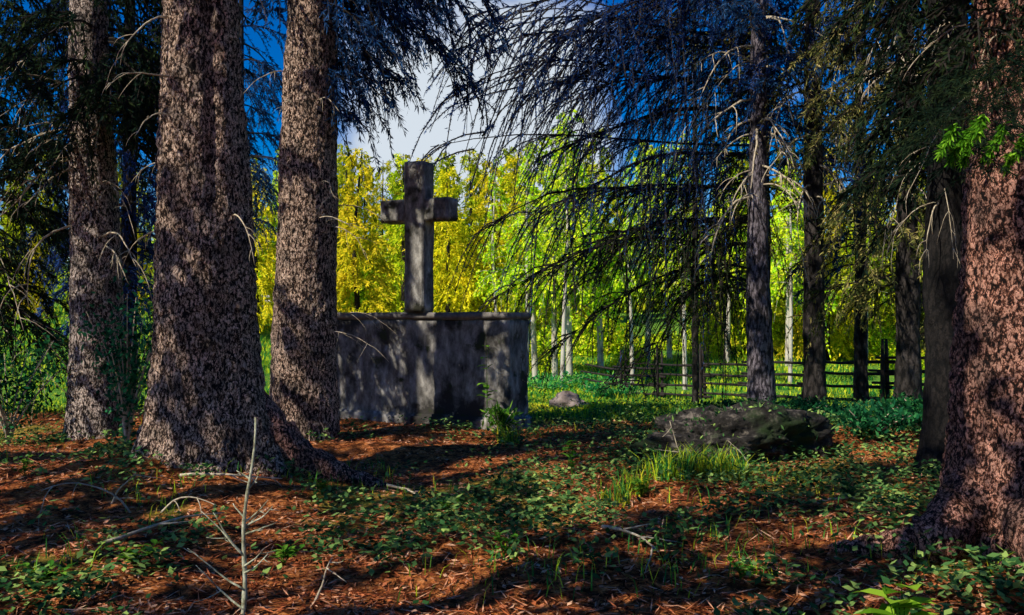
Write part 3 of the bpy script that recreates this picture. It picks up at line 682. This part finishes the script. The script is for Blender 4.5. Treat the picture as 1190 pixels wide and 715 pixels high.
UG = thing('leafy_bush', 'bright yellow-green bush in the undergrowth under the sunlit wood', 'bush', (0, 0, 0), 0, 'bushes under the sunlit wood')
rngu = np.random.default_rng(800); mu_ = MB(); nl = 3600
uu = rngu.normal(size=(nl, 3)); uu /= np.linalg.norm(uu, axis=1)[:, None]; rad = rngu.random(nl) ** .35
pp = uu * rad[:, None] * [2.2, 1.6, 2.0] * (.7 + .6 * vnoise(uu[:, 0] * 3 + 5, uu[:, 2] * 3 + 9, 5))[:, None]; pp[:, 2] = np.abs(pp[:, 2])
mu_.leaves(pp, rngu.normal(size=(nl, 3)), .2, .11, rngu, nrm=rngu.normal(size=(nl, 3)) * .6 + np.array([-.1, -.7, .7])); mu_.build('foliage', M['birch'], UG)
wu = MB()
for k in range(7):
    a = rngu.uniform(0, 2 * PI); wu.tube([(0, 0, -.4), (math.cos(a) * .5, math.sin(a) * .4, .8), (math.cos(a) * 1.3, math.sin(a), 1.7)], [.04, .03, .01], 5)
wu.build('stems', M['wood_dark'], UG)
for k, px in enumerate(np.arange(-60, 1290, 36)):
    Yb = 41 + 11 * random.random() + (6 if px < 560 else 0)
    x = (px - 595) / F * Yb; zb = float(gz(x, Yb)); sc = random.uniform(.55, 1.25)
    if k == 0: UG.location = (x, Yb, zb)
    else: dup(UG, (x, Yb, zb), k * 1.9, sc)

# shrubs at the far side of the near meadow
def shrub(name, label, x, y, R, h, mat, n, seed, ll=.13, lw=.06, group=None, cat='shrub'):
    rng = np.random.default_rng(seed); t = thing(name, label, cat, (x, y, gz(x, y)), 0, group)
    m = MB(); w = MB()
    for k in range(14):
        a = rng.uniform(0, 2 * PI); e = rng.uniform(.3, 1.) * R
        tip = np.array([math.cos(a) * e, math.sin(a) * e, h * rng.uniform(.55, 1.)])
        u = np.linspace(0, 1, 6)[:, None]; P = tip * u ** np.array([[1.2, 1.2, .8]])
        w.tube(P, np.linspace(.014, .004, 6), 4)
        c = n // 14; s = rng.random(c) ** .6; q = tip * s[:, None] ** np.array([[1.2, 1.2, .8]]) + rng.normal(size=(c, 3)) * [R * .16, R * .16, h * .1]
        q[:, 2] = np.abs(q[:, 2]) + .02
        m.leaves(q, rng.normal(size=(c, 3)) + [0, 0, .2], ll * rng.uniform(.6, 1.3, c), lw * rng.uniform(.7, 1.3, c), rng)
    m.build('foliage', mat, t); w.build('stems', M['wood'], t)
    return t
GS = 'shrubs along the meadow edge'
for i, (px, py, Y, R, h) in enumerate(((716, 450, 29, 1., 1.1), (640, 440, 33, 1.3, 1.5), (690, 440, 34, 1.2, 1.6))):
    p = at(px, py, Y); shrub('leafy_shrub', 'bright emerald undergrowth at the meadow edge right of the plinth', p[0], Y, R * 1.4, h * .38, M['emerald'], 900, 300 + i, .17, .06, GS)
shrub('leafy_shrub', 'light green bushy undergrowth between the slim grey trunk and the thickest one', -4.25, 9.8, .45, 1.75, M['teal'], 1500, 310, .07, .035)
shrub('leafy_shrub', 'green lichen-hung shrub at the left edge of the picture', -5.9, 10.4, .6, 1.3, M['teal'], 1100, 311, .08, .035)
p = at(582, 505, 11.2); shrub('leafy_shrub', 'small bright green plant at the foot of the plinth corner', p[0], 11.2, .22, .32, M['herb'], 300, 312, .14, .03, None, 'plant')
GU = 'low shrubs behind the boulder'
for i, (px, Y, R, h) in enumerate(((925, 12.2, .6, .26), (985, 11.8, .7, .28), (1040, 12.0, .6, .26), (860, 12.6, .6, .22), (1010, 9.6, .5, .35), (1075, 10., .5, .4))):
    shrub('low_shrub', 'low blue-green bilberry shrub in the shade behind the boulder' if i < 4 else 'low bilberry shrub left of the foot of the broad reddish trunk', (px - 595) / F * Y, Y, R, h, M['teal'], 900, 320 + i, .07, .04, GU if i < 4 else 'low shrubs by the black trunk')

# ------------------------------------------------------------------ dead sapling and twigs
sx, sy = -1.26, 4.2
sap = thing('dead_sapling', 'pale dead spruce sapling standing alone at the front', 'sapling', (sx, sy, gz(sx, sy)))
m = MB(); zt = .98 - float(sap.location[2]); u = np.linspace(0, 1, 16)
ax = np.stack([-.03 + .07 * u + .012 * np.sin(u * 9), .01 * np.sin(u * 7), -.1 + (zt + .1) * u], 1); m.tube(ax, np.linspace(.014, .005, 16) * (1 + .18 * np.sin(u * 40)), 7)
m.build('stem', M['wood_pale'], sap, smooth=True)
for k, (z, az, L, rise) in enumerate(((.30, PI - .2, .30, .7), (.30, PI + .5, .26, 1.1), (.14, PI, .34, .55), (.05, PI - .4, .33, .4), (.44, .1, .17, .35), (.46, .3, .15, .55), (.40, -.3, .20, .3), (.42, .5, .13, .8), (.48, PI - .1, .09, .9), (.62, .2, .07, .7), (.66, PI, .08, .8), (.22, .2, .14, .3), (.25, -.6, .16, .5))):
    dead_branch(sap, (float(np.interp(z, ax[:, 2], ax[:, 0])), 0, z), az, L, rise, -.15, .006, 700 + k, 1, 'wood_pale', 'twig', .06)
for k, (px, py, Y, h, lean, lab) in enumerate(((157, 612, 6.3, .72, -.12, 'bent bare twig rising left of the thickest trunk, taller of the pair'), (128, 598, 6.5, .45, .05, 'short bare twig at far left of the thickest trunk'), (183, 610, 6.35, .55, .2, 'bare twig bowing to the right at the foot of the thickest trunk'), (362, 712, 4.5, .3, .04, 'thin straight bare stalk right of the dead sapling'), (800, 560, 8.1, .55, .0, 'arching bare twig in front of the dark boulder'), (878, 545, 8.2, .42, -.1, 'pale crooked stick leaning on the dark boulder'))):
    x = (px - 595) / F * Y; t = thing('bare_twig', lab, 'twig', (x, Y, gz(x, Y)))
    dead_branch(t, (0, 0, -.05), 0 if lean > 0 else PI, h, 2.4, .9 if abs(lean) > .1 else .1, .009, 740 + k, 2, 'wood', 'stem', .09)
for k, (px, py, Y, L, az, lab) in enumerate(((950, 600, 6.6, 1.0, .55, 'pale fallen stick pointing at the broad reddish trunk'), (210, 520, 7.0, .8, .1, 'yellowish fallen branch lying across the foot of the thickest trunk'), (450, 560, 7.6, .7, -.5, 'fallen branch end on the dark floor below the plinth'), (120, 655, 5.3, .8, .8, 'brown fallen branch on the orange litter at lower left'), (700, 640, 5.6, .6, -.9, 'thin fallen stick on the shaded floor at centre front'))):
    x = (px - 595) / F * Y; o = bpy.data.objects.new('fallen_branch', None); COL.objects.link(o); o.location = (x, Y, float(gz(x, Y)) + .05); tag(o, lab, 'branch')
    dead_branch(o, (0, 0, 0), az, L, .08, .05, .014, 760 + k, 3, 'wood', 'stick', .07)

# ------------------------------------------------------------------ individual herbs and tufts
def oval(m, p, d, l, w, up, rv):
    d = d / np.linalg.norm(d); s = np.cross(d, up); s /= np.linalg.norm(s) + 1e-9; n = np.cross(s, d)
    pts = [p, p + d * l * .3 + s * w * .45 + n * w * .12, p + d * l * .65 + s * w * .42 + n * w * .1, p + d * l - n * l * .1, p + d * l * .65 - s * w * .42 + n * w * .1, p + d * l * .3 - s * w * .45 + n * w * .12, p + d * l * .35, p + d * l * .68]
    m.add(pts, [[0, 1, 6, 6], [1, 2, 7, 6], [2, 3, 7, 7], [0, 6, 5, 5], [6, 7, 4, 5], [7, 3, 4, 4]], np.full(8, rv))
def herb(name, label, x, y, h, nst, leaf, mat, seed, spread=.12, group=None):
    rng = np.random.default_rng(seed); t = thing(name, label, 'plant', (x, y, gz(x, y)), 0, group); m = MB(); w = MB()
    for k in range(nst):
        a = rng.uniform(0, 2 * PI); tip = np.array([math.cos(a), math.sin(a), 0]) * spread * rng.random() + [0, 0, h * rng.uniform(.6, 1.)]
        u = np.linspace(0, 1, 6)[:, None]; P = tip * u ** np.array([[1.6, 1.6, 1.]]); P[0, 2] = -.03
        w.tube(P, np.linspace(.004, .002, 6), 4)
        for q in range(7):
            s = rng.uniform(.3, 1); b = rng.uniform(0, 2 * PI); pp = tip * s ** np.array([1.6, 1.6, 1.])
            oval(m, pp, np.array([math.cos(b), math.sin(b), rng.uniform(-.1, .7)]), leaf * rng.uniform(.6, 1.2), leaf * .6, np.array([0, .1, 1.]), rng.uniform(.35, 1))
    m.build('leaves', M[mat], t); w.build('stems', M['herb'], t); return t
herb('broadleaf_plant', 'bright green broad-leaved sprout at the bottom right edge', 1.52, 3.45, .36, 6, .17, 'needle_fresh', 400, .16)
for k, (px, py, h, nst, lf, lab) in enumerate(((665, 562, .38, 3, .10, 'single-stemmed herb with vivid leaf at its tip, left of the boulder front'), (158, 668, .14, 6, .07, 'bright low herb on the litter under the thickest trunk'), (745, 580, .22, 6, .07, 'leafy herb clump with orange litter round it, nearest the vivid single herb'), (585, 655, .2, 4, .06, 'dull herb on the shaded floor at centre front'), (375, 580, .14, 9, .06, 'herb patch lit by a sun fleck right of the buttress root'), (985, 590, .16, 5, .06, 'teal herb left of the pale fallen stick'), (330, 650, .12, 7, .06, 'low herb right of the dead sapling'), (575, 425, 1.25, 2, .16, 'tall herb with one green leaf against the plinth face'), (30, 580, .15, 6, .06, 'low herb at the left edge of the orange litter'), (50, 690, .12, 6, .06, 'low herb in the lower left corner'), (520, 600, .12, 5, .05, 'small herb in the dark floor below the cross'), (860, 680, .1, 6, .05, 'small herb on the front litter left of the bright sprout'))):
    if k == 7: x, y = -.32, 11.35
    else:
        y = F * CAM_H / (py - HOR); x = (px - 595) / F * y
    herb('herb_plant', lab, x, y, h, nst, lf, 'herb' if k != 5 else 'teal', 410 + k, .05 if k in (0, 7) else .18)
def blades(m, x, y, h, rng, w=.008, bend=.5, lift=0.):
    n = len(x); z = gz(x, y); a = rng.uniform(0, 2 * PI, n); d = np.stack([np.cos(a), np.sin(a), 0 * a], 1)
    h = h * rng.uniform(.5, 1.2, n); b = h * bend * rng.uniform(.2, 1.4, n); sd = np.stack([-np.sin(a), np.cos(a), 0 * a], 1) * (w * rng.uniform(.6, 1.3, n))[:, None]
    p = np.stack([x, y, z - .01], 1); up = np.array([0, 0, 1.])
    c = p + d * (b * .3)[:, None] + up * (h * .6)[:, None]; e = p + d * b[:, None] + up * (h * .92)[:, None]
    V = np.stack([p - sd, p + sd, c + sd * .7, c - sd * .7, e], 1).reshape(-1, 3); o = np.arange(n)[:, None] * 5
    Q = np.concatenate([o + [0, 1, 2, 3], o + [3, 2, 4, 4]], 1).reshape(-1, 4)
    m.add(V, Q, np.repeat(lift + (1 - lift) * rng.random(n), 5))
GT = 'grass tufts in front of the boulder'
for k, (px, py, n, R, h) in enumerate(((735, 575, 90, .13, .26), (775, 560, 160, .2, .28), (815, 556, 200, .22, .3), (850, 562, 140, .18, .26), (590, 512, 90, .15, .25), (712, 590, 90, .15, .2))):
    y = F * CAM_H / (py - HOR); x = (px - 595) / F * y; rng = np.random.default_rng(450 + k); m = MB()
    a = rng.uniform(0, 2 * PI, n); r = R * np.sqrt(rng.random(n))
    blades(m, x + r * np.cos(a), y + r * np.sin(a), h, rng, .006, .7)
    o = m.build('grass_tuft', M['grass']); co = Vector((x, y, float(gz(x, y))))
    o.data.transform(__import__('mathutils').Matrix.Translation(-co)); o.location = co
    tag(o, ['fresh grass tuft left of the boulder grass', 'sunlit grass tuft in front of the dark boulder', 'sunlit grass tuft in front of the dark boulder', 'sunlit grass tuft in front of the dark boulder', 'grass tuft by the foot of the plinth corner', 'grass tuft beside the vivid single herb'][k], 'grass tuft', GT if k in (1, 2, 3) else None)

# ------------------------------------------------------------------ uncountable ground cover
rng = np.random.default_rng(500)
def scatter(n, y0, y1, power=1.):
    y = y0 + (y1 - y0) * rng.random(n) ** power
    x = (rng.random(n) * 2 - 1) * (.64 * y + .5); return x, y
# needle litter and bark flakes
x, y = scatter(80000, 3.2, 13.5, 1.3); k = grass_share(x, y) < rng.random(len(x)) * 1.2; x, y = x[k], y[k]; n = len(x)
a = rng.uniform(0, 2 * PI, n); d = np.stack([np.cos(a), np.sin(a), rng.normal(0, .22, n)], 1)
m = MB(); big = rng.random(n) < .25
m.leaves(np.stack([x, y, gz(x, y) + rng.uniform(.002, .02, n)], 1), d, np.where(big, .04, .09) * rng.uniform(.5, 1.5, n), np.where(big, .026, .009), rng, nrm=np.stack([rng.normal(0, .3, n), rng.normal(0, .3, n), np.ones(n)], 1))
tag(m.build('needle_litter', M['litter']), 'orange-brown fallen needles and bark flakes over the forest floor', 'litter', kind='stuff')
# leafy ground cover
x, y = scatter(130000, 3.2, 14.5, 1.3); f = fbm(x * .9, y * .9, 17) + .20 * sstep(-3, 4, x) * sstep(5, 9, y) - .05 * sstep(-1, -4, x) + .45 * (vnoise(x * 4.5, y * 4.5, 40) - .5) + .05 * sstep(-1.5, .5, x)
k = sstep(.47, .72, f) * .6 > rng.random(len(x)); x, y = x[k], y[k]; n = len(x)
for (cx, cy, r0_, nn) in ((-2.68, 7.8, .62, 1300), (-2.43, 10.45, .47, 700), (-5.06, 10.8, .45, 800), (3.16, 5.3, .75, 1500), (2.2, 8.75, .95, 1500), (-.3, 11.4, .5, 700), (4.05, 8.1, .35, 600), (4.31, 15.5, .35, 300), (5.28, 15.5, .3, 300)):
    a = rng.uniform(0, 2 * PI, nn); rr = r0_ + np.abs(rng.normal(0, .28, nn)); kk = vnoise(np.cos(a) * 3 + cx, np.sin(a) * 3 + cy, 3) > .42
    x = np.concatenate([x, (cx + rr * np.cos(a))[kk]]); y = np.concatenate([y, (cy + rr * np.sin(a))[kk]])
n = len(x)
m = MB(); q = rng.normal(size=(n, 3)) * .35; q[:, 2] = 1; a = rng.uniform(0, 2 * PI, n)
d = np.stack([np.cos(a), np.sin(a), rng.normal(.2, .35, n)], 1)
m.leaves(np.stack([x, y, gz(x, y) + rng.uniform(.01, .15, n) * (.5 + vnoise(x * 3, y * 3, 6))], 1), d, .052 * rng.uniform(.5, 1.5, n), .034, rng, nrm=q)
tag(m.build('ground_cover', M['cover']), 'small dark green leaves of low ground cover on the forest floor', 'ground cover', kind='stuff')
# grass among the litter and over the near meadow
m = MB(); x, y = scatter(9000, 4.6, 13.5); k = (fbm(x * .8, y * .8, 33) + .1 * sstep(-2, 3, x)) > .56 + rng.random(len(x)) * .12; blades(m, x[k], y[k], .15, rng, .004, .7)
x, y = scatter(70000, 12.8, 32, 1.5); k = grass_share(x, y) > rng.random(len(x)) ; blades(m, x[k], y[k], .11, rng, .011, .7)
x = rng.uniform(.1, 2.5, 9000); y = rng.uniform(13.8, 18.5, 9000); blades(m, x, y, .08, rng, .012, .8, .82)  # sunlit strip painted by blade colour: only the bright yellow end of the ramp
x = (rng.random(60000) * 2 - 1); y = 28 + 20 * rng.random(60000); x = x * .62 * y; k = fbm(x * .35, y * .35, 61) > .36; blades(m, x[k], y[k], .24, rng, .03, .6)
tag(m.build('grass', M['grass']), 'green grass spreading over the meadow behind the plinth', 'grass', kind='stuff')

# ------------------------------------------------------------------ sky, sun, camera
SUN = Vector((-.72, -.62, .85)).normalized()
el = math.asin(SUN.z); rot = math.atan2(SUN.x, SUN.y)
w = bpy.data.worlds.new('World'); scene.world = w; w.use_nodes = True
nt = w.node_tree; nt.nodes.clear(); L = nt.links.new
out = nt.nodes.new('ShaderNodeOutputWorld'); bg = nt.nodes.new('ShaderNodeBackground'); sky = nt.nodes.new('ShaderNodeTexSky')
sky.sky_type = 'NISHITA'; sky.sun_disc = False; sky.sun_elevation = el; sky.sun_rotation = rot; sky.ozone_density = 3.; sky.dust_density = .4; sky.air_density = 1.
hs = nt.nodes.new('ShaderNodeHueSaturation'); hs.inputs['Saturation'].default_value = 1.75; hs.inputs['Value'].default_value = 2.3; hs.inputs['Hue'].default_value = .52; L(sky.outputs[0], hs.inputs['Color'])
tc = nt.nodes.new('ShaderNodeTexCoord'); nz = nt.nodes.new('ShaderNodeTexNoise'); nz.inputs['Scale'].default_value = 9.; nz.inputs['Detail'].default_value = 6.
L(tc.outputs['Generated'], nz.inputs['Vector'])
cd = Vector(((545 - 595) / F, 1, (HOR - 120) / F)).normalized()                     # a bank of white cloud low in the north
dp = nt.nodes.new('ShaderNodeVectorMath'); dp.operation = 'DOT_PRODUCT'; dp.inputs[1].default_value = cd; L(tc.outputs['Generated'], dp.inputs[0])
mr = nt.nodes.new('ShaderNodeMapRange'); mr.inputs['From Min'].default_value = math.cos(.19); mr.inputs['From Max'].default_value = 1; mr.inputs['To Min'].default_value = -.3; mr.inputs['To Max'].default_value = .3; mr.clamp = True; L(dp.outputs['Value'], mr.inputs['Value'])
ad = nt.nodes.new('ShaderNodeMath'); ad.operation = 'ADD'; L(nz.outputs['Fac'], ad.inputs[0]); L(mr.outputs[0], ad.inputs[1])
m2 = nt.nodes.new('ShaderNodeMapRange'); m2.inputs['From Min'].default_value = .34; m2.inputs['From Max'].default_value = .66; L(ad.outputs[0], m2.inputs['Value'])
mx = nt.nodes.new('ShaderNodeMix'); mx.data_type = 'RGBA'; L(m2.outputs[0], mx.inputs['Factor']); L(hs.outputs[0], mx.inputs['A']); mx.inputs['B'].default_value = (13.5, 15., 16.6, 1)
L(mx.outputs['Result'], bg.inputs['Color']); bg.inputs['Strength'].default_value = .05; L(bg.outputs[0], out.inputs['Surface'])

sl = bpy.data.lights.new('sun', 'SUN'); sl.energy = 5.; sl.angle = math.radians(.45); sl.color = (1., .93, .80)
so = bpy.data.objects.new('sun', sl); COL.objects.link(so); so.rotation_euler = SUN.to_track_quat('Z', 'Y').to_euler(); so.location = (-20, -20, 30)

cam = bpy.data.cameras.new('camera'); co = bpy.data.objects.new('camera', cam); COL.objects.link(co)
cam.sensor_width = 36; cam.lens = F / 1190 * 36; cam.clip_end = 3000; cam.clip_start = .05
co.location = (0, 0, CAM_H); co.rotation_euler = (math.radians(90) + math.atan((HOR - 357.5) / F), 0, 0)
scene.camera = co
scene.view_settings.view_transform = 'Standard'; scene.view_settings.look = 'None'; scene.view_settings.exposure = 0; scene.view_settings.gamma = 1
cy = scene.cycles; cy.use_denoising = True; cy.use_adaptive_sampling = True; cy.adaptive_threshold = .05; cy.max_bounces = 4; cy.diffuse_bounces = 3; cy.glossy_bounces = 1; cy.transmission_bounces = 2; cy.transparent_max_bounces = 4; cy.caustics_reflective = False; cy.caustics_refractive = False
